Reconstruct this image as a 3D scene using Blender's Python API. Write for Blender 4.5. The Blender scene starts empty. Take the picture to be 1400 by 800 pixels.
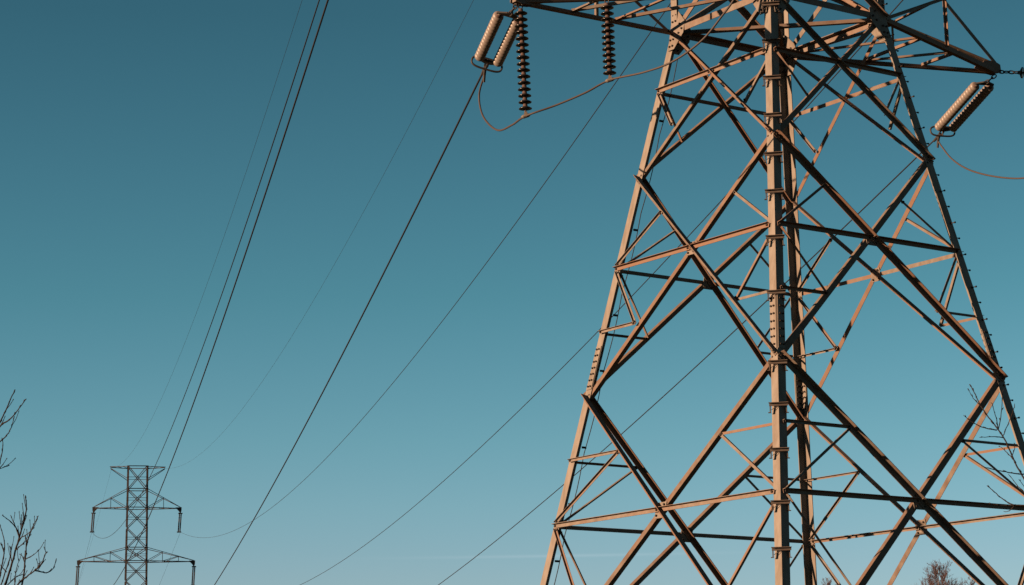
import bpy, math, random
from mathutils import Vector as V, Matrix
random.seed(7)
sc = bpy.context.scene
C = sc.collection

# ------------------------------------------------------------------ camera
F_PX = 3311.5                      # focal length in pixels of the 1400 px wide photograph
CAM = V((-31.048, -34.572, 1.70))
YAW, PIT, ROLL = 0.616206, 0.199705, -0.014729
fwd = V((math.sin(YAW)*math.cos(PIT), math.cos(YAW)*math.cos(PIT), math.sin(PIT)))
rgt = V((math.cos(YAW), -math.sin(YAW), 0))
upv = rgt.cross(fwd)
R2 = rgt*math.cos(ROLL) + upv*math.sin(ROLL)
U2 = upv*math.cos(ROLL) - rgt*math.sin(ROLL)
cam = bpy.data.cameras.new('camera')
cam_ob = bpy.data.objects.new('camera', cam); C.objects.link(cam_ob)
cam.sensor_width = 36; cam.lens = 36*F_PX/1400
cam.clip_start = .5; cam.clip_end = 6000
m = Matrix((R2, U2, -fwd)).transposed().to_4x4(); m.translation = CAM
cam_ob.matrix_world = m
sc.camera = cam_ob

# ------------------------------------------------------------------ sky, sun, exposure
SUN_EL, SUN_AZ = math.radians(12.0), math.radians(-76.0)     # azimuth from +Y towards +X
w = bpy.data.worlds.new('World'); sc.world = w; w.use_nodes = True
nt = w.node_tree; N = nt.nodes; L = nt.links
bg = N['Background']
sky = N.new('ShaderNodeTexSky'); sky.sky_type = 'NISHITA'; sky.sun_disc = False; sky.dust_density = 0.0
sky.sun_elevation = SUN_EL; sky.sun_rotation = SUN_AZ
tc = N.new('ShaderNodeTexCoord'); sep = N.new('ShaderNodeSeparateXYZ')
L.new(tc.outputs['Generated'], sep.inputs[0])
mr = N.new('ShaderNodeMapRange'); mr.inputs[1].default_value = 0.0; mr.inputs[2].default_value = 0.5
L.new(sep.outputs['Z'], mr.inputs[0])
ramp = N.new('ShaderNodeValToRGB'); L.new(mr.outputs[0], ramp.inputs[0])
cr = ramp.color_ramp
def stop(i, el, c):
    p = math.sin(math.radians(el))/0.5
    e = cr.elements[i] if i < 2 else cr.elements.new(p)
    e.position = p; e.color = (*c, 1)
stop(0, 3.0, (.385, .462, .66)); stop(1, 18.0, (.137, .315, .325))
stop(2, 4.87, (.36, .471, .632)); stop(3, 6.4, (.327, .485, .596)); stop(4, 7.96, (.281, .478, .55)); stop(5, 11.4, (.199, .425, .451))
mul = N.new('ShaderNodeMix'); mul.data_type = 'RGBA'; mul.blend_type = 'MULTIPLY'; mul.inputs[0].default_value = 1
L.new(sky.outputs[0], mul.inputs[6]); L.new(ramp.outputs[0], mul.inputs[7])
# a faint, long, thin cloud streak low over the horizon (elevation 5.3 degrees)
def vmath(op, a, b=None, c=None):
    n = N.new('ShaderNodeMath'); n.operation = op
    for i_, x_ in enumerate((a, b, c)):
        if x_ is None: continue
        if hasattr(x_, 'links'): L.new(x_, n.inputs[i_])
        else: n.inputs[i_].default_value = x_
    return n.outputs[0]
az_n = vmath('ARCTAN2', sep.outputs['X'], sep.outputs['Y'])
dz = vmath('DIVIDE', vmath('SUBTRACT', sep.outputs['Z'], math.sin(math.radians(5.22))), .0006)
line = vmath('POWER', 2.718, vmath('MULTIPLY', vmath('MULTIPLY', dz, dz), -1.0))
da = vmath('DIVIDE', vmath('SUBTRACT', az_n, .635), .055)
fade = vmath('POWER', 2.718, vmath('MULTIPLY', vmath('MULTIPLY', da, da), -1.0))
add = N.new('ShaderNodeMix'); add.data_type = 'RGBA'; add.blend_type = 'ADD'
L.new(vmath('MULTIPLY', line, fade), add.inputs[0]); L.new(mul.outputs[2], add.inputs[6]); add.inputs[7].default_value = (.28, .22, .22, 1)
L.new(add.outputs[2], bg.inputs['Color'])
bg.inputs['Strength'].default_value = .05

sun = bpy.data.lights.new('sun', 'SUN'); sun.energy = 4.6; sun.angle = math.radians(.5)
sun.color = (1.0, .635, .385)
sun_ob = bpy.data.objects.new('sun', sun); C.objects.link(sun_ob)
sd = V((math.sin(SUN_AZ)*math.cos(SUN_EL), math.cos(SUN_AZ)*math.cos(SUN_EL), math.sin(SUN_EL)))
sun_ob.rotation_euler = sd.to_track_quat('Z', 'Y').to_euler(); sun_ob.location = sd*80
sc.view_settings.view_transform = 'Standard'; sc.view_settings.look = 'None'
sc.view_settings.gamma = 1; sc.view_settings.exposure = 1.9
sc.render.engine = 'CYCLES'
sc.cycles.max_bounces = 5; sc.cycles.use_denoising = False

# ------------------------------------------------------------------ materials
def material(name, base, rough=.7, metal=0.0, kind=None, dark=None, scale=6.0, spec=.3):
    mt = bpy.data.materials.new(name); mt.use_nodes = True
    n = mt.node_tree.nodes; l = mt.node_tree.links; b = n['Principled BSDF']
    b.inputs['Roughness'].default_value = rough; b.inputs['Metallic'].default_value = metal
    b.inputs['Specular IOR Level'].default_value = spec
    if dark is None:
        b.inputs['Base Color'].default_value = (*base, 1); return mt
    co = n.new('ShaderNodeTexCoord')
    noise = n.new('ShaderNodeTexNoise'); noise.inputs['Scale'].default_value = scale
    noise.inputs['Detail'].default_value = 8; noise.inputs['Roughness'].default_value = .65
    if kind == 'streak':
        mp = n.new('ShaderNodeMapping'); mp.inputs['Scale'].default_value = (2.2, 2.2, .55)
        l.new(co.outputs['Object'], mp.inputs['Vector']); l.new(mp.outputs[0], noise.inputs['Vector'])
    else: l.new(co.outputs['Object'], noise.inputs['Vector'])
    r = n.new('ShaderNodeValToRGB'); l.new(noise.outputs['Fac'], r.inputs[0])
    r.color_ramp.elements[0].position = .36; r.color_ramp.elements[0].color = (*dark, 1)
    r.color_ramp.elements[1].position = .62; r.color_ramp.elements[1].color = (*base, 1)
    src = r.outputs[0]
    if kind == 'steel':                       # rust patches, each bar weathered a little differently
        info = n.new('ShaderNodeObjectInfo')
        n2 = n.new('ShaderNodeTexNoise'); n2.inputs['Scale'].default_value = 1.3; n2.inputs['Detail'].default_value = 9
        n2.inputs['Roughness'].default_value = .75
        l.new(co.outputs['Object'], n2.inputs['Vector'])
        add = n.new('ShaderNodeMath'); add.operation = 'MULTIPLY_ADD'
        add.inputs[1].default_value = .42; l.new(info.outputs['Random'], add.inputs[0]); l.new(n2.outputs['Fac'], add.inputs[2])
        mr_ = n.new('ShaderNodeMapRange'); mr_.inputs[1].default_value = .58; mr_.inputs[2].default_value = .88
        mr_.inputs[4].default_value = .8
        l.new(add.outputs[0], mr_.inputs[0])
        mx = n.new('ShaderNodeMix'); mx.data_type = 'RGBA'
        l.new(mr_.outputs[0], mx.inputs[0]); l.new(src, mx.inputs[6]); mx.inputs[7].default_value = (.105, .058, .038, 1)
        src = mx.outputs[2]
    l.new(src, b.inputs['Base Color'])
    bump = n.new('ShaderNodeBump'); bump.inputs['Strength'].default_value = .03; bump.inputs['Distance'].default_value = .01
    l.new(noise.outputs['Fac'], bump.inputs['Height']); l.new(bump.outputs[0], b.inputs['Normal'])
    return mt

M = {
 'steel': material('weathered_steel', (.112, .096, .083), .8, 0, 'steel', (.078, .061, .05), 5, spec=.15),
 'rust': material('rusted_steel', (.1, .08, .065), .8, 0, 'steel', (.066, .046, .036), 4, spec=.12),
 'leg': material('galvanised_steel', (.124, .108, .094), .75, 0, 'streak', (.09, .073, .059), 3.0, spec=.2),
 'bracket': material('bracket_steel', (.06, .048, .041), .8, 0, None, (.04, .03, .025), 7, spec=.1),
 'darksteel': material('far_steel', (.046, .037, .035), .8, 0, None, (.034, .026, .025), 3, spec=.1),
 'bolt': material('bolt_steel', (.02, .016, .014), .8, spec=.1),
 'plate': material('plate_steel', (.112, .094, .08), .75, 0, None, (.08, .063, .05), 5, spec=.2),
 'cable': material('weathered_cable', (.012, .0105, .011), .7, spec=.1),
 'jumper': material('oxidised_cable', (.036, .027, .025), .6, spec=.15),
 'tan': material('tan_porcelain', (.125, .104, .092), .45, 0, None, (.1, .08, .07), 4, spec=.3),
 'darkpor': material('brown_porcelain', (.01, .008, .0075), .25, 0, spec=.4),
 'cap': material('iron_cap', (.05, .03, .025), .7, spec=.2),
 'iron': material('dark_iron', (.022, .018, .017), .65, spec=.2),
 'bark': material('bare_bark', (.02, .0145, .013), .9, 0, None, (.013, .01, .009), 9, spec=.1),
 'twig': material('red_twig', (.06, .037, .036), .9, spec=.1),
 'birchbark': material('birch_bark', (.16, .14, .125), .85, 0, None, (.04, .034, .03), 5, spec=.1),
 'grass': material('dry_grass', (.05, .046, .022), .95, 0, None, (.026, .028, .012), .35, spec=.05),
 'concrete': material('concrete', (.2, .19, .175), .9, 0, None, (.15, .14, .13), 6, spec=.1),
}

# ------------------------------------------------------------------ mesh helper
class MB:
    def __init__(self): self.v = []; self.f = []; self.m = []
    def poly(self, loops, mat=0, closed=True):          # loops: list of rings of equal length, skinned and capped
        b = len(self.v); n = len(loops[0])
        for r in loops: self.v.extend([V(p) for p in r])
        for i in range(len(loops)-1):
            for j in range(n):
                a, c = b+i*n+j, b+i*n+(j+1) % n
                self.f.append((a, c, c+n, a+n)); self.m.append(mat)
        if closed:
            self.f.append(tuple(b+j for j in reversed(range(n)))); self.m.append(mat)
            e = b+(len(loops)-1)*n
            self.f.append(tuple(e+j for j in range(n))); self.m.append(mat)
    def bar(self, p0, p1, n, a, t, off=0.0, flip=1, out=1, b=None, mat=0):
        """L-section bar: flange of width a in the plane normal to n, second flange of depth b along n on one edge."""
        p0, p1, n = V(p0), V(p1), V(n).normalized(); b = a if b is None else b
        d = (p1-p0).normalized(); e1 = n.cross(d).normalized()*flip; e2 = d.cross(e1).normalized()
        if e2.dot(n) < 0: e2 = -e2
        s = out
        prof = [(-a/2, 0), (a/2, 0), (a/2, s*b), (a/2-t, s*b), (a/2-t, s*t), (-a/2, s*t)]
        self.poly([[p+e1*x+e2*(y+off) for x, y in prof] for p in (p0, p1)], mat)
    def flat(self, c, ex, ey, ez, mat=0):               # box from half vectors
        c, ex, ey, ez = V(c), V(ex), V(ey), V(ez)
        q = [(-1, -1), (1, -1), (1, 1), (-1, 1)]
        self.poly([[c+ex*x+ey*y+ez*z for x, y in q] for z in (-1, 1)], mat)
    def plate(self, pts, n, t, mat=0):                   # polygon plate, thickness t along n
        n = V(n).normalized()
        self.poly([[V(p)-n*t/2 for p in pts], [V(p)+n*t/2 for p in pts]], mat)
    def tube(self, pts, r, sides=8, mat=0):
        pts = [V(p) for p in pts]; n = len(pts); rs = r if isinstance(r, (list, tuple)) else [r]*n
        loops = []; ref = None
        for i, p in enumerate(pts):
            d = (pts[min(i+1, n-1)]-pts[max(i-1, 0)]).normalized()
            if ref is None: ref = d.orthogonal().normalized()
            ref = (ref-d*ref.dot(d)); ref = ref.normalized() if ref.length > 1e-6 else d.orthogonal().normalized()
            q = d.cross(ref)
            loops.append([p+(ref*math.cos(2*math.pi*k/sides)+q*math.sin(2*math.pi*k/sides))*rs[i] for k in range(sides)])
        self.poly(loops, mat)
    def lathe(self, prof, sides=20, mats=None):          # prof: (r, z) list about local z
        b = len(self.v)
        for r, z in prof:
            for k in range(sides):
                a = 2*math.pi*k/sides; self.v.append(V((r*math.cos(a), r*math.sin(a), z)))
        for i in range(len(prof)-1):
            for k in range(sides):
                a, c = b+i*sides+k, b+i*sides+(k+1) % sides
                self.f.append((a, a+sides, c+sides, c)); self.m.append(mats[i] if mats else 0)
    def bolt(self, p, n, r=.021, h=.026, mat=1):
        p, n = V(p), V(n).normalized(); x = n.orthogonal().normalized(); y = n.cross(x)
        self.poly([[p+n*z+(x*math.cos(k*math.pi/3)+y*math.sin(k*math.pi/3))*r for k in range(6)] for z in (-.004, h)], mat)
    def mesh(self, name, mats, origin=V((0, 0, 0)), smooth=False):
        me = bpy.data.meshes.new(name)
        me.from_pydata([tuple(p-origin) for p in self.v], [], self.f)
        for mt in mats: me.materials.append(mt)
        if any(self.m): me.polygons.foreach_set('material_index', self.m)
        if smooth: me.polygons.foreach_set('use_smooth', [True]*len(self.f))
        me.update(); return me
    def build(self, name, mats, parent=None, smooth=False, origin=None):
        if origin is None: origin = V(parent['org']) if parent is not None and 'org' in parent else V((0, 0, 0))
        if not isinstance(mats, (list, tuple)): mats = [mats]
        o = bpy.data.objects.new(name, self.mesh(name, mats, origin, smooth)); C.objects.link(o)
        if parent is not None: o.parent = parent
        return o

def tag(o, label=None, cat=None, group=None, kind=None):
    for k, v in (('label', label), ('category', cat), ('group', group), ('kind', kind)):
        if v: o[k] = v
    return o
def empty(name, loc, label, cat, group=None):
    o = bpy.data.objects.new(name, None); C.objects.link(o); o.location = loc; o.empty_display_size = .3
    o['org'] = list(loc)
    return tag(o, label, cat, group)

# pixel of the photograph -> direction / point at a given distance along the view axis
def ray(x, y): return fwd + R2*((x-700)/F_PX) - U2*((y-400)/F_PX)
def at(x, y, depth): return CAM + ray(x, y)*depth
def on_plane(x, y, p, n):
    d = ray(x, y); return CAM + d*((V(p)-CAM).dot(n)/d.dot(n))

# ------------------------------------------------------------------ ground
TURN = (120.195, 269.936)                   # where the far tower stands
def smooth(t): t = max(0, min(1, t)); return t*t*(3-2*t)
def ground_z(x, y):
    d = math.hypot(x-CAM.x, y-CAM.y)
    z = 8.66*smooth((d-80)/240)
    z += smooth((d-60)/60)*(.35*math.sin(x*.045+1)*math.cos(y*.038))
    return z
mb = MB(); rings = [0.01, 6, 14, 26, 40, 60, 80, 105, 130, 160, 190, 220, 250, 290, 340, 420, 560, 800, 1300, 2200, 4200]
for r in rings:
    for k in range(96):
        a = 2*math.pi*k/96; x, y = CAM.x+r*math.cos(a), CAM.y+r*math.sin(a); mb.v.append(V((x, y, ground_z(x, y))))
for i in range(len(rings)-1):
    for k in range(96):
        a, c = i*96+k, i*96+(k+1) % 96; mb.f.append((a, a+96, c+96, c)); mb.m.append(0)
tag(mb.build('ground', M['grass'], smooth=True), kind='structure')

# ------------------------------------------------------------------ lattice tower geometry
ZW, ZM1, ZN1, ZM2, ZN2, ZM3, ZN3 = 16.370, 15.144, 13.408, 11.571, 9.063, 6.552, 3.066
SL = .184216
def hw(z): return 1.5+SL*(ZW-z) if z <= ZW else 1.5-.0068*(z-ZW)
CORNER = {'L': (-1, 1), 'C': (-1, -1), 'R': (1, -1), 'B': (1, 1)}
def node(c, z, inset=0.0, toward=None):
    s = CORNER[c]; wv = hw(z); p = V((s[0]*wv, s[1]*wv, z))
    if inset and toward: p += (node(toward, z)-p).normalized()*inset
    return p
FACES = [('L', 'C', V((-1, 0, 0))), ('C', 'R', V((0, -1, 0))), ('R', 'B', V((1, 0, 0))), ('B', 'L', V((0, 1, 0)))]
def face_n(n, z): return (n + V((0, 0, SL if z < ZW-.01 else .0068))).normalized()

LEG_A, LEG_T = .182, .017
def leg_mesh(mb, c, z0, z1):
    s = CORNER[c]; zs = [z0]+[z for z in (ZW,) if z0 < z < z1]+[z1]
    fx, fy = -s[0], -s[1]
    a, t = LEG_A, LEG_T
    prof = [(0, 0), (a*fx, 0), (a*fx, t*fy), (t*fx, t*fy), (t*fx, a*fy), (0, a*fy)]
    mb.poly([[node(c, z)+V((x, y, 0)) for x, y in prof] for z in zs])

def seg_cross(a, b, zt, zb):                 # crossing of the X between levels
    wt, wb = hw(zt), hw(zb); return zt-(zt-zb)*wt/(wt+wb)

# each face: how its rising inner diagonal turns its free flange
def end_bolts(mb, p, d, n, off, k=2):
    for i in range(k): mb.bolt(p+d*(.05+.075*i)+n*off, n)

PANELS = [(ZW, ZN1, ZM1), (ZN1, ZN2, ZM2), (ZN2, ZN3, ZM3)]
SIZE = {'diag': (.093, .012), 'hor': (.076, .009), 'sec': (.051, .007)}

def face_members(emit, fi, far=False):
    """emit(kind, bars) receives one member at a time as a list of bar() calls"""
    a, b, n0 = FACES[fi]
    for pi, (zt, zb, zm) in enumerate(PANELS):
        n = face_n(n0, zb); A, T = SIZE['diag']
        if fi == 1: A *= 1.18
        if pi == 2: A *= 1.08
        if pi == 0: A *= .84
        ins = .10
        d0, d1 = node(a, zt, .02, b), node(b, zb, .02, a)          # descending, outside the legs
        r0, r1 = node(a, zb, ins, b), node(b, zt, ins, a)          # rising, inside
        emit('diagonal_brace', [dict(p0=d0, p1=d1, n=n, a=A, t=T, off=.004, flip=1, out=1, up=1, b=A*(1.35 if fi == 0 else 1))], n, .004+T)
        emit('diagonal_brace', [dict(p0=r0, p1=r1, n=n, a=A, t=T, off=-LEG_T-.004, flip=1, out=-1, up=(-1 if fi == 0 else 1))], n, None)
        # crossing point and the horizontal at its height
        zx = zm
        xl, xr = node(a, zx), node(b, zx); xm = (xl+xr)/2
        A2, T2 = SIZE['hor']
        u = (xr-xl).normalized()
        ho, of = (-1, -LEG_T-.03) if fi == 2 and pi == 2 else (1, .022)
        emit('horizontal_brace', [dict(p0=xl+u*(.04 if ho > 0 else .13), p1=xm-u*.02, n=n, a=A2, t=T2, off=of, flip=1, out=ho, up=1)], n, of+T2 if ho > 0 else None)
        emit('horizontal_brace', [dict(p0=xm+u*.02, p1=xr-u*.13, n=n, a=A2, t=T2, off=of, flip=1, out=ho, up=1)], n, of+T2 if ho > 0 else None)
        A3, T3 = SIZE['sec']
        f = .5
        for side, (p, q) in enumerate(((a, b), (b, a))):
            legn = node(p, zx)+(node(q, zx)-node(p, zx)).normalized()*.11
            up_mid = node(p, zt).lerp(xm, f); lo_mid = xm.lerp(node(p, zb), f)
            offs = .036 if side == 0 else -LEG_T-.02
            oo = 1 if side == 0 else -1
            if pi > 0: emit('secondary_brace', [dict(p0=legn+V((0, 0, .05)), p1=up_mid, n=n, a=A3, t=T3, off=offs, flip=1, out=oo, up=1)], n, None)
            emit('secondary_brace', [dict(p0=legn-V((0, 0, .05)), p1=lo_mid, n=n, a=A3, t=T3, off=offs, flip=1, out=oo, up=-1)], n, None)
            lev = []
            if pi > 0: lev.append(lo_mid)
            if pi == 2: lev.append(up_mid)
            for mp in lev:
                lp = node(p, mp.z); lp += (node(q, mp.z)-lp).normalized()*.05
                emit('secondary_brace', [dict(p0=lp, p1=mp, n=n, a=A3, t=T3, off=offs+.012*oo, flip=1, out=oo, up=1)], n, None)
    # below the lowest node down to the footing
    n = face_n(n0, 1)
    A, T = SIZE['diag']
    mid = (node(a, ZN3)+node(b, ZN3))/2
    emit('horizontal_brace', [dict(p0=node(a, ZN3), p1=node(b, ZN3), n=n, a=.11, t=.012, off=.022, flip=1, out=1, up=1)], n, None)
    emit('diagonal_brace', [dict(p0=mid, p1=node(a, .25), n=n, a=A, t=T, off=-LEG_T-.004, flip=1, out=-1, up=1)], n, None)
    emit('diagonal_brace', [dict(p0=mid, p1=node(b, .25), n=n, a=A, t=T, off=-LEG_T-.004, flip=1, out=-1, up=1)], n, None)

def put_bar(mb, k):
    k = dict(k); up = k.pop('up')
    d = (V(k['p1'])-V(k['p0'])).normalized(); e1 = V(k['n']).cross(d)
    k['flip'] = up if e1.z > 0 else -up
    mb.bar(**k)

UPPER = [(ZW, 18.37), (18.37, 21.08), (21.08, 23.8), (23.8, 25.65), (25.65, 28.42), (28.42, 31.2), (31.2, 33.8), (33.8, 37.0)]
def upper_face(put, fi):
    a, b, n0 = FACES[fi]; n = face_n(n0, 20)
    for z0, z1 in UPPER:
        put(dict(p0=node(a, z1, .03, b), p1=node(b, z0, .03, a), n=n, a=.1, t=.011, off=.004, out=1, up=1))
        put(dict(p0=node(a, z0, .09, b), p1=node(b, z1, .09, a), n=n, a=.1, t=.011, off=-LEG_T-.004, out=-1, up=1))
        zc = (z0+z1)/2
        if z0 > ZW: put(dict(p0=node(a, zc), p1=node(b, zc), n=n, a=.06, t=.008, off=.02, out=1, up=1))
    for z in (18.37, 23.8, 25.65, 31.2, 33.8, 36.95):
        put(dict(p0=node(a, z), p1=node(b, z), n=n, a=.11, t=.012, off=.02, out=1, up=1))

def arm(side, z, rise, length, ztip, posts):
    """returns dict of part -> list of bars; side -1 left / +1 right (along x)"""
    tip = V((side*(length), 0, ztip))
    out = {'chord': [], 'upper_chord': [], 'arm_brace': [], 'hanger': []}
    cs = ('L', 'C') if side < 0 else ('B', 'R')
    lows, ups = [], []
    for c in cs:
        base, top = node(c, z), node(c, z+(rise-.3 if c == 'B' and z == ZW else rise))
        ny = V((0, CORNER[c][1], 0))
        e = tip+V((-side*.05, CORNER[c][1]*.07, 0)); et = e+V((0, 0, .16))
        out['chord'].append(dict(p0=base, p1=e, n=ny, a=.1, t=.013, off=0, out=-1, up=-1))
        out['upper_chord'].append(dict(p0=top, p1=et, n=ny, a=.08, t=.01, off=0, out=-1, up=1))
        lows.append((base, e)); ups.append((top, et))
        prev_low, k = base, 0
        for f in posts:
            lo, hi = base.lerp(e, f), top.lerp(et, f)
            out['hanger'].append(dict(p0=lo, p1=hi, n=ny, a=.06, t=.008, off=.012, out=1, up=1))
            out['arm_brace'].append(dict(p0=prev_low, p1=hi, n=ny, a=.07, t=.008, off=.026, out=1, up=1))
            prev_low = lo
    dn = V((0, 0, -1))
    def lw(i, f): return lows[i][0].lerp(lows[i][1], f)
    zig = [(0, 0), (1, .36), (0, .38), (1, .65), (0, .66)] if side > 0 else [(1, 0), (0, .38), (1, .38), (0, .66), (1, .66)]
    for (i, f), (j, g) in zip(zig, zig[1:]):
        out['arm_brace'].append(dict(p0=lw(i, f), p1=lw(j, g), n=dn, a=.058, t=.008, off=-.02, out=-1, up=1))
    for (i, f), (j, g) in (((0, posts[0]), (1, posts[0])),):
        p, q = ups[i][0].lerp(ups[i][1], f), ups[j][0].lerp(ups[j][1], g)
        out['arm_brace'].append(dict(p0=p, p1=q, n=dn, a=.06, t=.008, off=-.02, out=-1, up=1))
    return tip, out

TIP_L = V((-6.37, 0, ZW-.61)); TIP_R = V((6.15, 0, ZW+.04))
ARMS = [(-1, ZW, 2.0, 6.37, ZW-.61, (.495,)), (1, ZW, 2.0, 6.15, ZW+.04, (.526,)),
        (-1, 23.8, 1.85, 7.97, 23.8, (.33, .67)), (1, 23.8, 1.85, 7.97, 23.8, (.33, .67)),
        (-1, 31.2, 2.6, 6.02, 31.2, (.49,)), (1, 31.2, 2.6, 6.02, 31.2, (.49,))]
def earth_arm(put, side):
    tip = V((side*3.75, 0, 36.95))
    for c in (('L', 'C') if side < 0 else ('B', 'R')):
        ny = V((0, CORNER[c][1], 0)); e = tip+V((0, CORNER[c][1]*.35, 0))
        put(dict(p0=node(c, 36.9), p1=e, n=ny, a=.09, t=.01, off=0, out=-1, up=1))
        put(dict(p0=node(c, 35.2), p1=e-V((0, 0, .2)), n=ny, a=.08, t=.01, off=0, out=-1, up=1))
    dn = V((0, 0, -1))
    for k in range(3):
        x0, x1 = side*(1.4+k*.75), side*(1.4+(k+1)*.75)
        put(dict(p0=V((x0, 1.2-.28*k, 36.9)), p1=V((x1, -(1.2-.28*(k+1)), 36.9)), n=dn, a=.06, t=.008, off=-.02, out=-1, up=1))
    put(dict(p0=tip+V((0, .35, 0)), p1=tip-V((0, .35, 0)), n=V((side, 0, 0)), a=.1, t=.01, off=0, out=1, up=1))

def tip_plates(mb, tip, side):
    for y in (-.085, .085):
        mb.plate([tip+V((side*x, y, z)) for x, z in ((-.55, .02), (-.42, .16), (-.12, .2), (.06, .14), (.08, -.03), (-.05, -.07), (-.3, -.05))], (0, 1, 0), .014)
    mb.flat(tip+V((-side*.02, 0, .02)), (.06, 0, 0), (0, .09, 0), (0, 0, .05))

# ------------------------------------------------------------------ near tower
pylon = empty('lattice_pylon', (0, 0, 0), 'huge brown steel lattice pylon with sunlit tan legs, seen from below', 'pylon')
TOP = 37.0
legs = {}
for c in 'LCRB':
    mb = MB(); leg_mesh(mb, c, 0.0, TOP); legs[c] = mb.build('leg', M['leg'], pylon)
    mb = MB(); p = node(c, 0); s = CORNER[c]
    mb.poly([[p+V((x*k-s[0]*.1, y*k-s[1]*.1, z)) for x, y in ((-1, -1), (1, -1), (1, 1), (-1, 1))] for k, z in ((.55, -.5), (.42, .12), (.34, .24))])
    mb.build('footing', M['concrete'], pylon)

def emit_near(kind, bars, n, bolt_off):
    mb = MB()
    for k in bars: put_bar(mb, k)
    k = bars[0]; d = (V(k['p1'])-V(k['p0'])).normalized()
    nn = V(k['n'])
    if bolt_off:
        nb = 3 if kind == 'diagonal_brace' else 1
        end_bolts(mb, V(k['p0']), d, nn, bolt_off, nb); end_bolts(mb, V(k['p1']), -d, nn, bolt_off, nb)
        # heads seen from inside the tower
    else:
        t = k['t']; o = k['off']
        for p, dd in ((V(k['p0']), d), (V(k['p1']), -d)):
            mb.bolt(p+dd*.05+nn*(o if k['out'] < 0 else o+t), nn)
            if k['out'] < 0: mb.bolt(p+dd*.05+nn*(o-t), -nn)
    mb.build(kind, [M['rust' if kind == 'diagonal_brace' else 'steel'], M['bolt']], pylon)
for fi in range(4): face_members(emit_near, fi)

# waist ring and plan bracing at the waist
for a, b, n0 in FACES:
    mb = MB(); put_bar(mb, dict(p0=node(a, ZW, .05, b), p1=node(b, ZW, .05, a), n=n0, a=.125, t=.014, off=.022, out=-1, up=1))
    mb.build('waist_beam', [M['steel'], M['bolt']], pylon)
for p, q, o in (('L', 'R', 0.0), ('C', 'B', .02)):
    mb = MB(); put_bar(mb, dict(p0=node(p, ZW-.05), p1=node(q, ZW-.05), n=V((0, 0, -1)), a=.1, t=.011, off=o, out=-1, up=1))
    mb.build('plan_brace', [M['steel'], M['bolt']], pylon)
# body above the waist: out of the picture but for its first bars
for fi, (a, b, n0) in enumerate(FACES):
    n = face_n(n0, 20); z0, z1 = UPPER[0]
    for k in (dict(p0=node(a, z1, .03, b), p1=node(b, z0, .03, a), n=n, a=.11, t=.012, off=.004, out=1, up=1),
              dict(p0=node(a, z0, .09, b), p1=node(b, z1, .09, a), n=n, a=.11, t=.012, off=-LEG_T-.004, out=-1, up=1)):
        mb = MB(); put_bar(mb, k); mb.build('diagonal_brace', [M['steel'], M['bolt']], pylon)
mb = MB()
sv = UPPER; UPPER = UPPER[1:]
for fi in range(4): upper_face(lambda k: put_bar(mb, k), fi)
UPPER = sv
mb.build('upper_bracing', M['steel'], pylon)

for i, args in enumerate(ARMS):
    tip, parts = arm(*args)
    if i < 2:
        mb = MB()
        for k in parts['chord']: put_bar(mb, k)
        arm_ob = mb.build('crossarm', [M['steel'], M['bolt']], pylon)
        for kind in ('upper_chord', 'hanger', 'arm_brace'):
            for k in parts[kind]:
                mb = MB(); put_bar(mb, k); mb.build(kind, M['steel'], arm_ob)
        mb = MB(); tip_plates(mb, tip, args[0]); mb.build('tip_plate', M['steel'], arm_ob)
    else:
        mb = MB()
        for kl in parts.values():
            for k in kl: put_bar(mb, k)
        tip_plates(mb, tip, args[0])
        mb.build('crossarm', M['steel'], pylon)
for s_ in (-1, 1):
    mb = MB(); earth_arm(lambda k: put_bar(mb, k), s_); mb.build('earth_wire_arm', M['steel'], pylon)

# gusset plates with bolt rows at the waist nodes and at the big X crossings
def gusset(c, face_i, pts, z, off, bolts):
    a, b, n0 = FACES[face_i]; n = face_n(n0, z-.1)
    o = b if c == a else a
    p = node(c, z); u = (node(o, z)-p).normalized(); v = n.cross(u); v = v if v.z > 0 else -v
    mb = MB(); mb.plate([p+u*x+v*y+n*off for x, y in pts], n, .012)
    for x, y in bolts:
        mb.bolt(p+u*x+v*y+n*(off+.006), n); mb.bolt(p+u*x+v*y+n*(off-.006), -n)
    mb.build('gusset_plate', [M['plate'], M['bolt']], pylon)
for c, fis in (('L', (0, 3)), ('C', (0, 1)), ('R', (1, 2)), ('B', (2, 3))):
    for fi in fis:
        gusset(c, fi, [(.01, -.42), (.2, -.42), (.44, -.12), (.44, .14), (.2, .4), (.01, .4)], ZW, .03 if fi in (0, 1) else -.035-LEG_T,
               [(.06, -.34), (.15, -.34), (.06, -.2), (.15, -.2), (.3, -.1), (.38, -.02), (.3, .1), (.06, .2), (.15, .2), (.06, .34), (.15, .34)])
for fi, (a, b, n0) in enumerate(FACES):
    for zc, h in ((ZM2, .13), (ZM3, .15)):
        n = face_n(n0, zc); p = (node(a, zc)+node(b, zc))/2; u = (node(b, zc)-node(a, zc)).normalized(); v = u.cross(n)
        mb = MB(); o = -.008
        mb.plate([p+u*x*h+v*y*h+n*o for x, y in ((-1, -1), (1, -1), (1, 1), (-1, 1))], n, .012)
        for x in (-.65, .65):
            for y in (-.65, .65):
                mb.bolt(p+u*x*h+v*y*h+n*(o+.006), n); mb.bolt(p+u*x*h+v*y*h+n*(o-.006), -n)
        mb.build('gusset_plate', [M['plate'], M['bolt']], pylon)

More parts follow.
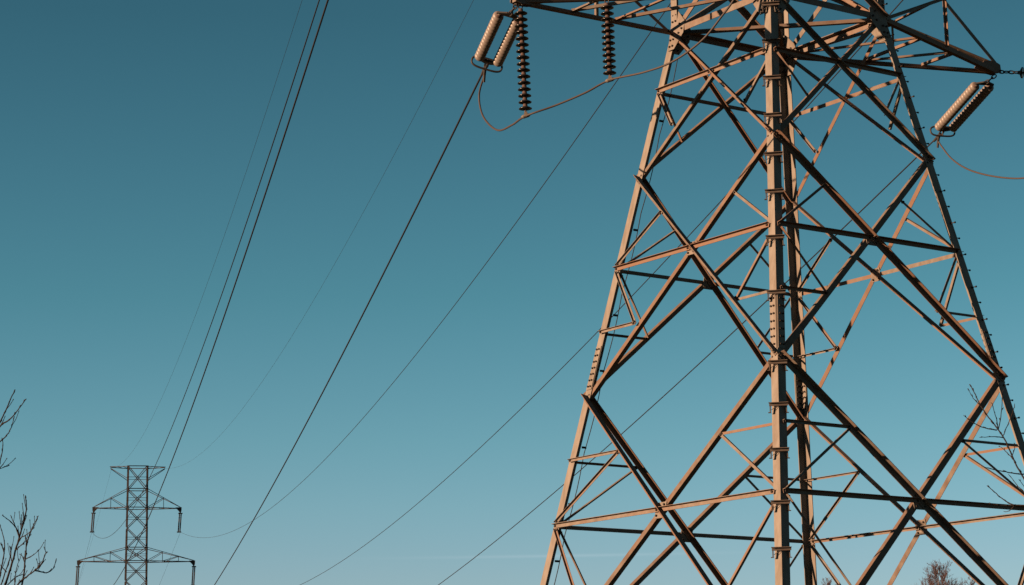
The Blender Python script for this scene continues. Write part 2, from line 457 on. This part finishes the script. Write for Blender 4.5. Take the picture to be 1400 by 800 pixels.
# splice plates with two rows of bolts on both flanges of each leg
for c, z0, z1 in (('C', 9.18, 10.2), ('L', 9.2, 10.05), ('B', 9.2, 10.0), ('R', 9.2, 10.05)):
    s = CORNER[c]; mb = MB()
    for ax in (0, 1):
        n = V((s[0], 0, SL)).normalized() if ax == 0 else V((0, s[1], SL)).normalized()
        for inner in (0, 1):
            o = .008 if not inner else -LEG_T-.008
            q = []
            for z in (z0, z1):
                p = node(c, z)+n*o
                du = V((0, -s[1], 0)) if ax == 0 else V((-s[0], 0, 0))
                lo = .012 if not inner else .035
                q.append((p+du*lo, p+du*(LEG_A-.01)))
            mb.plate([q[0][0], q[0][1], q[1][1], q[1][0]], n, .012)
            nb = 7
            for i in range(nb):
                f = (i+.5)/nb
                for g in (.3, .74):
                    p = q[0][0].lerp(q[0][1], g).lerp(q[1][0].lerp(q[1][1], g), f)
                    nn = n if not inner else -n
                    mb.bolt(p+nn*.006, nn, .019, .024)
    mb.build('splice_plate', [M['leg'], M['bolt']], legs[c])

# step brackets: a short lipped bar standing across the corner of the nearest leg, with a tab down each flange edge
def bracket(z):
    p = node('C', z); mb = MB()
    e = V((1, -1, 0)).normalized(); o = V((-1, -1, 0)).normalized(); k = V((0, 0, 1))
    c = p+o*.02
    mb.flat(c+k*.0, e*.165, o*.012, k*.024)
    mb.flat(c+o*.02+k*.03, e*.172, o*.036, k*.006)
    for sg in (-1, 1):
        q = c+e*(.15 if sg < 0 else .132)*sg-o*(.03 if sg < 0 else .085)
        mb.flat(q-k*.055, e*.009, o*(.028 if sg < 0 else .03), k*.085)
        mb.flat(q-k*.135+e*.012*sg, e*.024, o*.03, k*.006)
    mb.tube([p+e*-.13+o*.0-k*.09, p+e*-.07+o*.02-k*.055, p+e*-.01+o*.025-k*.03], .006, 6)
    mb.build('step_bracket', M['bracket'], legs['C'])
for z in (16.11, 15.31, 14.54, 13.76, 12.96, 12.21, 11.3, 10.23, 8.9, 8.12, 7.29, 6.35, 5.53, 4.7): bracket(z)
# climbing bolts on the right leg, alternating between its flanges
z, i = 3.2, 0
while z < 17.2:
    p = node('R', z); n = V((1, 0, 0)) if i % 2 else V((0, -1, 0)); e = V((0, 1, 0)) if i % 2 else V((-1, 0, 0))
    mb = MB(); q = p+e*.05
    mb.tube([q-n*.03, q+n*.105], .01, 8); mb.tube([q+n*.1, q+n*.122], .019, 8); mb.tube([q-n*.002, q+n*.018], .022, 6)
    mb.build('step_bolt', M['bolt'], legs['R'])
    z += .27 if i % 2 else .37; i += 1
# earth lead down the left leg
mb = MB(); pts = []
for i in range(70):
    z = 15.9-15.6*i/69; pts.append(node('L', z)+V((.29+.035*abs(math.sin(i*.45)), -.02, 0)))
mb.tube(pts, .009, 6)
for z in (14.6, 12.4, 10.7, 9.6, 8.1, 7.0, 5.9):
    p = node('L', z); mb.flat(p+V((.25, -.03, 0)), (.05, 0, 0), (0, .012, 0), (0, 0, .02))
mb.build('earth_lead', M['bolt'], pylon)

# ------------------------------------------------------------------ far tower
vx, vy = TURN[0]-CAM.x, TURN[1]-CAM.y
vl = math.hypot(vx, vy); LAT = V((vy/vl, -vx/vl, 0)); AWAY = V((vx/vl, vy/vl, 0))
FAR = V((TURN[0], TURN[1], 8.664))
far = bpy.data.objects.new('lattice_pylon', None); C.objects.link(far)
far.location = FAR; far.rotation_euler = (0, 0, math.atan2(LAT.y, LAT.x))
tag(far, 'small distant dark lattice pylon with flat top and stacked arms, where the cables converge', 'pylon')
def FW(x, y, z): return FAR + LAT*x + AWAY*y + V((0, 0, z))
for c in 'LCRB':
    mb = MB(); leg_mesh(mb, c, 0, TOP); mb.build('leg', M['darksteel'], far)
for fi in range(4):
    mb = MB(); face_members(lambda kind, bars, n, bo: [put_bar(mb, k) for k in bars], fi)
    upper_face(lambda k: put_bar(mb, k), fi)
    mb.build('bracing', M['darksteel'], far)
FAR_ARMS = [(-1, ZW, 2.0, 6.3, ZW, (.5,)), (1, ZW, 2.0, 6.3, ZW, (.5,))]+[list(a) for a in ARMS[2:]]
for args in FAR_ARMS:
    tip, parts = arm(*args)
    mb = MB()
    for kind in ('chord', 'arm_brace', 'hanger'):
        for k in parts[kind]: put_bar(mb, k)
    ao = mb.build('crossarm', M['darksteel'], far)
    mb = MB()
    for k in parts['upper_chord']: put_bar(mb, k)
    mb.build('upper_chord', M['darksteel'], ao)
    mb = MB()
    for y in (-.1, .1):
        mb.plate([tip+V((args[0]*x, y, z)) for x, z in ((-.75, .12), (.12, .16), (.1, -.35), (-.05, -.75), (-.3, -.35))], (0, 1, 0), .05)
    mb.build('tip_plate', M['iron'], ao)
for s_ in (-1, 1):
    mb = MB(); earth_arm(lambda k: put_bar(mb, k), s_); mb.build('earth_wire_arm', M['darksteel'], far)

# ------------------------------------------------------------------ insulators
def disc_mesh(name, R, pitch, kind):
    mb = MB()
    if kind == 'flat':
        prof = [(0, 0), (.034, 0), (.042, -.02), (.044, -.05), (.058, -.058), (R*.7, -.066), (R, -.088), (R*.985, -.1), (R*.8, -.094), (R*.74, -.108), (R*.6, -.094), (R*.5, -.108), (R*.3, -.094), (.018, -.1), (.016, -pitch-.002), (0, -pitch-.002)]
        mats = [1, 1, 1, 1, 0, 0, 0, 0, 0, 0, 0, 0, 0, 1, 1]
        mb.lathe(prof, 24, mats)
        return mb.mesh(name, [M['darkpor'], M['cap']], smooth=True)
    prof = [(0, 0), (.045, 0), (.052, -.015), (.054, -.034), (R*.6, -.038), (R*.84, -.052), (R*.97, -.076), (R, -.102), (R*.95, -.113), (R*.72, -.106), (.05, -.104), (.042, -pitch-.002), (0, -pitch-.002)]
    mb.lathe(prof, 24, [1, 1, 1, 1, 0, 0, 0, 0, 0, 0, 1, 1])
    return mb.mesh(name, [M['tan'], M['cap']], smooth=True)
DISC_D = disc_mesh('insulator_disc', .122, .128, 'flat')
DISC_T = disc_mesh('insulator_disc', .106, .14, 'bell')
def add_discs(me, parent, p0, d, n, pitch):
    """string of discs from p0 along d, each disc an object"""
    q = (-V(d).normalized()).to_track_quat('Z', 'Y')
    for i in range(n):
        o = bpy.data.objects.new('insulator_disc', me); C.objects.link(o); o.parent = parent
        o.rotation_mode = 'QUATERNION'; o.rotation_quaternion = q
        o.location = V(p0)+V(d).normalized()*pitch*i-V(parent['org'] if 'org' in parent else (0, 0, 0))
def chain(mb, p0, p1, n=3, r=.012):
    p0, p1 = V(p0), V(p1); d = (p1-p0)/n; dn = d.normalized(); s1 = dn.orthogonal().normalized(); s2 = dn.cross(s1)
    for i in range(n):
        s = s1 if i % 2 else s2; c = p0+d*(i+.5); hl = d.length*.62
        pts = [c+dn*hl*math.cos(a)+s*.035*math.sin(a) for a in [2*math.pi*k/12 for k in range(13)]]
        mb.tube(pts, r, 6)

def tension_set(tip, clamp, tilt, sep, label, t0, t1):
    u = (V(clamp)-V(tip)); d = u.normalized()
    p = V((d.y, -d.x, 0)).normalized(); p = (p+V((0, 0, tilt))).normalized()
    th = empty('tension_insulator', tip, label, 'insulator', 'tan double insulator sets pulling towards the far pylon')
    top, bot = V(tip)+u*t0, V(tip)+u*t1
    mb = MB(); chain(mb, V(tip)+V((0, 0, -.08)), top, 3, .014); mb.build('shackle', M['iron'], th)
    nrm = d.cross(p)
    for c_, sgn, nm in ((top, 1, 0), (bot, -1, 1)):
        mb = MB(); h = sep/2+.05
        mb.plate([c_-p*h+d*.03*sgn, c_-p*.06-d*.07*sgn, c_+p*.06-d*.07*sgn, c_+p*h+d*.03*sgn, c_+p*h+d*.07*sgn, c_-p*h+d*.07*sgn], nrm, .03)
        mb.build('yoke_plate', M['iron'], th)
    Ls = (bot-top).length-.2; n = int(round(Ls/.14)); pitch = Ls/n
    for sg in (-1, 1):
        s0 = top+p*sep/2*sg+d*.1
        mb = MB(); mb.tube([s0-d*.05, s0+d*(Ls+.05)], .028, 8)
        st = mb.build('insulator_string', M['tan'], th)
        st['org'] = list(th['org'])
        add_discs(DISC_T, st, s0, d, n, pitch)
    for o in th.children:
        pass
    # flat racetrack guard ring round the lower end
    mb = MB(); pts = []
    cc = bot+d*.1; hx, hy = sep/2+.12, .115
    for k in range(41):
        a = 2*math.pi*k/40
        cx_, sx_ = math.cos(a), math.sin(a)
        pts.append(cc+p*(hx*math.copysign(abs(cx_)**.55, cx_))+nrm*(hy*math.copysign(abs(sx_)**.75, sx_)))
    mb.tube(pts, .02, 8)
    mb.tube([cc-nrm*hy, cc+nrm*hy], .014, 6)
    mb.build('guard_ring', M['iron'], th)
    mb = MB(); chain(mb, bot+d*.05, V(clamp)-d*.12, 1, .018)
    mb.tube([V(clamp)-d*.17, V(clamp)-d*.05, V(clamp)+d*.25], [.03, .04, .028], 8)
    mb.tube([V(clamp)-d*.08, V(clamp)+V((0, 0, -.1)), V(clamp)+V((0, 0, -.24))+d*.05], [.034, .03, .024], 8)
    mb.build('dead_end_clamp', M['iron'], th)
    return th
CL_L = V((-5.065, 2.944, 15.400)); CL_R = V((7.573, 3.176, 15.910))
tl = tension_set(TIP_L, CL_L, -.26, .37, 'pair of tan ribbed insulator strings beside the long dark disc string', .2, .885)
tr = tension_set(TIP_R, CL_R, -.02, .33, 'pair of tan ribbed insulator strings under the right arm tip, clear of the leg', .17, .885)

def suspension(top, bottom, label, n):
    th = empty('suspension_insulator', top, label, 'insulator', 'dark disc strings holding the jumper cable')
    d = (V(bottom)-V(top)); ln = d.length; d.normalize()
    pitch = (ln-.2)/n
    mb = MB(); chain(mb, V(top), V(top)+d*.1, 1, .012); mb.build('shackle', M['iron'], th)
    add_discs(DISC_D, th, V(top)+d*.09, d, n, pitch)
    mb = MB(); b = V(bottom)
    mb.tube([b-d*.12, b-d*.03], .018, 8)
    mb.build('link', M['cap'], th)
    mb = MB(); e = V((.75, -.6, .3)).normalized()
    mb.tube([b-e*.085, b-e*.05, b+e*.05, b+e*.085], [.02, .036, .036, .02], 10)
    mb.flat(b+V((0, 0, .04)), e*.03, V((0, 0, 1)).cross(e)*.03, V((0, 0, .03)))
    mb.build('jumper_clamp', M['plate'], th)
S1T = TIP_L+V((.09, .0, -.05)); S1B = TIP_L+V((.17, .0, -2.17))
S2T = V((-4.69, -.535, 15.955))-ray(830, -3).normalized()*1.15; S2B = V((-4.65, -.525, 14.385))-ray(833, 110).normalized()*1.15
mb = MB(); q0 = node('C', ZW).lerp(TIP_L, .5)
for dx in (-.6, .6): put_bar(mb, dict(p0=q0+V((dx*1.0, -.02-dx*.19, .05-dx*.08)), p1=S2T+V((0, 0, .06)), n=V((0, 0, -1)), a=.07, t=.009, off=0, out=-1, up=1))
o = mb.build('jumper_bracket', M['steel'], pylon)
suspension(S1T, S1B, 'long dark disc insulator string hanging from the arm tip beside the tan pair', 16)
suspension(S2T, S2B, 'shorter dark disc insulator string hanging midway along the arm', 12)

# the string that leaves the right arm tip towards the viewer's side, cut by the picture's edge
th = empty('tension_insulator', TIP_R, 'dark disc string pulled level off the right arm tip by a chain', 'insulator')
d = V((.42, -.9, -.2)).normalized()
mb = MB(); chain(mb, TIP_R+d*.08, TIP_R+d*.52, 4, .014); mb.build('shackle', M['iron'], th)
add_discs(DISC_D, th, TIP_R+d*.5, d, 18, .128)
NEAR_R = TIP_R+d*3.1
mb = MB(); mb.tube([NEAR_R-d*.35, NEAR_R], [.02, .035], 8); mb.build('dead_end_clamp', M['iron'], th)
NEAR_L = TIP_L+V((.41, -.91, -.12))*4.5

# ------------------------------------------------------------------ cables
def smooth_pts(P, n=8):
    out = []
    for i in range(len(P)-1):
        p0, p1, p2, p3 = P[max(i-1, 0)], P[i], P[i+1], P[min(i+2, len(P)-1)]
        for k in range(n):
            t = k/n
            out.append(.5*((2*p1)+(p2-p0)*t+(2*p0-5*p1+4*p2-p3)*t*t+(3*p1-p0-3*p2+p3)*t**3))
    out.append(P[-1]); return out
def cable(pts, r, label, group=None, name='power_cable', mat='cable', sides=6, cat='cable'):
    mb = MB(); mb.tube(pts, r, sides)
    return tag(mb.build(name, M[mat], smooth=True), label, cat, group)
def span(A, B, sag, n=90):
    A, B = V(A), V(B)
    return [A.lerp(B, t)-V((0, 0, 4*sag*t*(1-t))) for t in [(i/n)**1.3 for i in range(n+1)]]
def plane_pts(px, a, b):
    n = V((b.y-a.y, a.x-b.x, 0)).normalized(); return [on_plane(x, y, a, n) for x, y in px]
J = [CL_L+V((0, 0, -.12))]+plane_pts([(655, 131), (661, 160), (680, 178), (700, 171)], CL_L, S1B)+[S1B]
J += plane_pts([(760, 144), (800, 127)], S1B, S2B)+[S2B]
J += plane_pts([(880, 99), (920, 84), (960, 55), (987, 22), (1003, 0)], S2B, NEAR_L)+[NEAR_L]
cable(smooth_pts(J), .019, 'slack jumper cable looping from the tan pair through both dark strings, across the leg', 'jumper cables', 'jumper_cable', 'jumper', 8)
J = [CL_R+V((0, 0, -.1))]+plane_pts([(1288, 201), (1301, 217), (1320, 230), (1343, 238), (1372, 243), (1400, 243.5), (1440, 236), (1490, 215)], CL_R, NEAR_R)+[NEAR_R]
cable(smooth_pts(J), .019, 'slack jumper cable drooping off under the right arm towards the picture edge', 'jumper cables', 'jumper_cable', 'jumper', 8)

G = 'conductors strung between the two pylons'
def fb(side, h, z): return FW(side*h, 0, z)
cable([V((-6.02, 0, 31.15))]+span((-4.761, 2.552, 29.315), (114.687, 272.672, 36.564), 8.25), .022, 'left one of the two close dark cables descending side by side to the far pylon', G)
cable([V((-7.97, 0, 23.75))]+span((-6.643, 2.537, 22.814), (112.941, 273.539, 29.164), 8.21), .025, 'right one of the two close dark cables, running on in front of the far pylon', G)
cable(span(CL_L, (114.553, 272.738, 21.764), 8.42)+[FW(-6.3, 0, ZW-.2)], .02, 'thick cable descending from the clamp of the tan pair beside the dark strings', G)
cable([V((6.02, 0, 31.15))]+span((7.694, 2.333, 28.757), (125.569, 267.267, 36.564), 7.79), .016, "thin cable dipping beside the far pylon's upper right arm, rising past the shorter dark string", G)
cable([V((7.97, 0, 23.75))]+span((9.1, 2.61, 21.67), (127.45, 266.333, 29.164), 7.54), .017, 'middle of the three cables that pass behind the big pylon', G)
cable(span(CL_R, (125.838, 267.134, 21.764), 7.95)+[FW(6.3, 0, ZW-.2)], .018, 'lowest cable, from the right tan pair down behind all the legs', G)
GE = 'thin earth wires strung between the pylon tops'
cable(span((-4.016, .11, 36.814), (116.971, 271.537, 45.464), 7.21), .008, "faint earth wire rising from the far pylon's top left corner", GE, 'earth_wire', sides=5)
cable(span((3.648, .038, 36.844), (123.509, 268.29, 45.464), 7.66), .008, "faint earth wire rising from the far pylon's top right corner", GE, 'earth_wire', sides=5)
# the spans that go on beyond the far tower, down the back of the rise
GB = 'cables continuing behind the far pylon'
az = math.atan2(AWAY.x, AWAY.y)-math.radians(4.6); bd = V((math.sin(az), math.cos(az), 0))
for side, h, z, r, lab in ((-1, 6.15, 27.9, .014, "thin cable dropping from the far pylon's upper left insulator, away behind it"),
                           (1, 6.0, 27.9, .014, "thin cable dropping from the far pylon's upper right insulator, away behind it"),
                           (-1, 3.6, 36.8, .008, "hair thin wire dropping from the far pylon's top left corner")):
    A = fb(side, h, z); cable(span(A, A+bd*320+V((0, 0, -17)), 9), r, lab, GB, sides=5)

# far insulators: double strings hanging from the arm tips
def far_ins(side, h, z, lean, label):
    top = FW(side*h, 0, z-.7); bot = FW(side*h+lean, 0, z-3.3)
    th = empty('suspension_insulator', top, label, 'insulator', 'double strings hanging from the far pylon')
    for s in (-1, 1):
        mb = MB(); o = LAT*(.115*s); pts, rs = [], []
        for i in range(41):
            f = i/40; pts.append((top+o).lerp(bot+o, f)); rs.append(.105 if i % 2 else .08)
        mb.tube(pts, rs, 8); mb.build('insulator_string', M['iron'], th)
    mb = MB(); mb.flat(bot, LAT*.3, AWAY*.05, V((0, 0, .08))); mb.flat(top, LAT*.3, AWAY*.05, V((0, 0, .08))); mb.build('yoke_plate', M['iron'], th)
far_ins(-1, 5.97, 31.2, -.15, "left hanging insulator of the far pylon's upper arms")
far_ins(1, 5.97, 31.2, -.15, "right hanging insulator of the far pylon's upper arms")
far_ins(-1, 7.93, 23.8, -.12, "left hanging insulator of the far pylon's longer lower arms")
far_ins(1, 7.93, 23.8, -.12, "right hanging insulator of the far pylon's longer lower arms")

# ------------------------------------------------------------------ bare trees
def twig_tree(name, label, depth, base_px, trunk_px, polys, r0=.0062, jit=.35, group=None, side=0.0):
    random.seed(hash(len(polys)) & 255)
    b = at(base_px, 900, depth); base = V((b.x, b.y, ground_z(b.x, b.y)))
    th = empty(name, base, label, 'tree', group)
    tp = [base]+[at(x, y, depth) for x, y in trunk_px]
    mb = MB(); n = len(tp); mb.tube(smooth_pts(tp, 4), [.07-.05*i/(4*(n-1)) for i in range(4*(n-1)+1)], 10)
    mb.build('trunk', M['bark'], th, smooth=True)
    for k, (rr, pl) in enumerate(polys):
        dz = 0.0; drift = random.uniform(-jit, jit)
        pts = [at(x, y, depth+drift*i/(len(pl)-1)) for i, (x, y) in enumerate(pl)]
        sp = smooth_pts(pts, 5)
        sp = [p+V((random.uniform(-1, 1), random.uniform(-1, 1), random.uniform(-1, 1)))*.002 for p in sp]
        mb = MB(); rs = [r0*rr*(1-.55*i/(len(sp)-1)) for i in range(len(sp))]
        mb.tube(sp, rs, 6)
        for i in range(3, len(sp), 3):                     # buds
            q = sp[i]; dd = (sp[i]-sp[i-1]).normalized()
            mb.tube([q, q+dd*.018+V((random.uniform(-1, 1), random.uniform(-1, 1), .4))*.01], [rs[i]*1.5, rs[i]*.7], 5)
        mb.tube([sp[-1]-(sp[-1]-sp[-2]).normalized()*.012, sp[-1]+(sp[-1]-sp[-2]).normalized()*.012], [rs[-1]*1.7, rs[-1]], 5)
        if side:
            for i in range(2, len(sp)-1):
                if random.random() < side:
                    dd = (sp[i]-sp[i-1]).normalized()
                    sw = (R2*random.choice((-1, 1))+fwd*random.uniform(-.8, .8)).normalized()
                    ln = random.uniform(.05, .16); g = (dd*.8+sw*.55+V((0, 0, .25))).normalized(); q = [sp[i]]
                    for _ in range(4):
                        g = (g+V((0, 0, .12))+sw*random.uniform(-.12, .05)).normalized(); q.append(q[-1]+g*ln/4)
                    mb.tube(q, [max(.0028, rs[i]*.55)]*4+[.0024], 5)
                    mb.tube([q[-1], q[-1]+g*.014], [.0045, .003], 5)
        mb.build('branch', M['bark'], th, smooth=True)
    return th
upper = [(1.5, [(-50, 690), (-28, 640), (-12, 600), (0, 577), (10, 556), (20, 534)]),
         (1.3, [(-14, 603), (0, 583), (15, 572), (27, 557), (35, 546)]),
         (1.1, [(-20, 620), (0, 604), (10, 594), (16, 583), (19, 571)]),
         (1.0, [(-12, 660), (-2, 638), (2, 622), (4, 610), (3, 600)]),
         (.9, [(-20, 655), (-8, 645), (0, 641), (11, 637)])]
twig_tree('bare_tree', 'bare twigs reaching in high at the left edge above the lower bare treetop', 21, -60, [(-62, 800), (-50, 690)], upper, group='leafless trees at the edges', side=.08)
lower = [(1.8, [(-8, 840), (5, 805), (15, 775), (22, 750), (27, 733), (33, 712), (36, 697), (35, 679)]),
         (1.1, [(27, 734), (22, 722), (14, 713), (4, 705)]), (.9, [(26, 735), (21, 720), (15, 706)]),
         (.8, [(29, 726), (28, 712), (26, 700)]),
         (1.6, [(14, 850), (30, 800), (34, 770), (36, 745), (35, 735)]), (1.1, [(36, 744), (44, 722), (52, 706)]),
         (.9, [(36, 764), (44, 760), (52, 753)]), (.9, [(27, 736), (38, 730), (46, 722)]),
         (1.4, [(5, 830), (25, 799), (37, 788), (48, 780), (56, 772), (62, 758), (64, 755)]),
         (1.1, [(48, 780), (57, 782), (65, 783), (73, 777), (77, 765)]), (.8, [(49, 780), (52, 773), (50, 765)]),
         (1.3, [(-8, 815), (0, 785), (5, 760), (6, 740), (0, 718)]), (.8, [(6, 757), (3, 748), (2, 744)]),
         (1.0, [(16, 830), (20, 800), (22, 780), (26, 766)]), (1.1, [(-4, 815), (8, 780), (15, 757), (14, 748)]),
         (.8, [(34, 770), (30, 760), (27, 758)]), (1.0, [(0, 812), (14, 796), (24, 788), (30, 786)]),
         (.8, [(22, 752), (27, 747), (32, 744)]), (.8, [(9, 782), (3, 776), (0, 772)])]
twig_tree('bare_tree', 'leafless treetop with upright twigs in the lower left corner', 23, 2, [(0, 880), (5, 820)], lower, group='leafless trees at the edges', side=.22)
right_ = [(1.6, [(1440, 740), (1412, 680), (1400, 654), (1388, 633), (1372, 598), (1355, 575), (1341, 555), (1332, 537), (1327, 527)]),
          (.8, [(1341, 555), (1331, 545), (1324, 533)]), (.9, [(1363, 588), (1350, 586), (1338, 582), (1325, 574), (1319, 569)]),
          (.8, [(1364, 587), (1363, 575), (1359, 562), (1357, 552)]), (.8, [(1365, 587), (1369, 565), (1370, 545), (1371, 535)]),
          (.8, [(1371, 597), (1376, 585), (1384, 565), (1387, 555)]), (.8, [(1371, 598), (1357, 597), (1341, 598)]),
          (.8, [(1385, 628), (1375, 617), (1366, 610)]), (.7, [(1383, 624), (1387, 613), (1387, 606)]),
          (1.1, [(1440, 655), (1410, 649), (1390, 648), (1375, 645), (1358, 642), (1347, 639)]),
          (1.2, [(1450, 700), (1410, 692), (1385, 690), (1375, 685), (1362, 675), (1351, 665)]),
          (.9, [(1388, 691), (1370, 691), (1354, 689)]), (.8, [(1388, 690), (1381, 698), (1374, 700)]),
          (.9, [(1408, 682), (1400, 673), (1390, 663), (1381, 651)]), (.8, [(1407, 676), (1402, 668), (1394, 656)])]
twig_tree('bare_tree', 'dark leafless twigs in front of the rightmost leg', 19, 1470, [(1465, 860), (1440, 740)], right_, r0=.0054, group='leafless trees at the edges')

def birch(px, top_y, dist, label, seed, spread=1.0):
    rnd = random.Random(seed)
    top = at(px, top_y, dist); base = V((top.x, top.y, ground_z(top.x, top.y)-.1)); H = top.z-base.z
    th = empty('bare_birch', base, label, 'tree', 'distant bare birches')
    mb = MB(); pts = [base+V((.12*math.sin(i*.9), .1*math.cos(i*1.3)-.1, H*i/12)) for i in range(13)]
    mb.tube(pts, [.17*(1-i/12.6)+.012 for i in range(13)], 10); mb.build('trunk', M['birchbark'], th, smooth=True)
    cr_ = MB()
    def grow(p, d, ln, r, lv):
        n = 3; q = [p]
        for i in range(n):
            d = (d+V((rnd.gauss(0, .12), rnd.gauss(0, .12), rnd.gauss(.03, .1)))).normalized(); q.append(q[-1]+d*ln/n)
        cr_.tube(q, [r*(1-.6*i/n) for i in range(n+1)], 3 if lv else 5)
        if lv >= 3: return
        kids = (8, 7, 6)[lv]
        for k in range(kids):
            f = rnd.uniform(.25, 1); i = min(int(f*n), n-1); b = q[i].lerp(q[i+1], f*n-i)
            s = V((rnd.gauss(0, 1), rnd.gauss(0, 1), rnd.gauss(.5, .5))).normalized()
            grow(b, (d*.85+s*.75).normalized(), ln*rnd.uniform(.32, .55), max(r*.5, .0075), lv+1)
    nb = 46
    for i in range(nb):
        f = .28+.71*(i/nb); p = base+V((0, 0, H*f)); a = i*2.4+rnd.uniform(-.4, .4)
        ln = H*(.46*(1-f)+.035)*spread
        grow(p, V((math.cos(a)*.72, math.sin(a)*.72, .85)).normalized(), ln, .05*(1-f)+.014, 0 if f < .93 else 1)
    cr_.build('crown', M['twig'], th)
birch(1281, 771, 190, 'reddish bare birch top between the rightmost braces at the bottom edge', 3, 1.0)
birch(1131, 791, 215, 'tiny bare birch tip just right of the paired middle legs', 11, .8)
birch(1328, 791, 230, 'faint bare treetop between the birch and the rightmost leg', 23, .7)
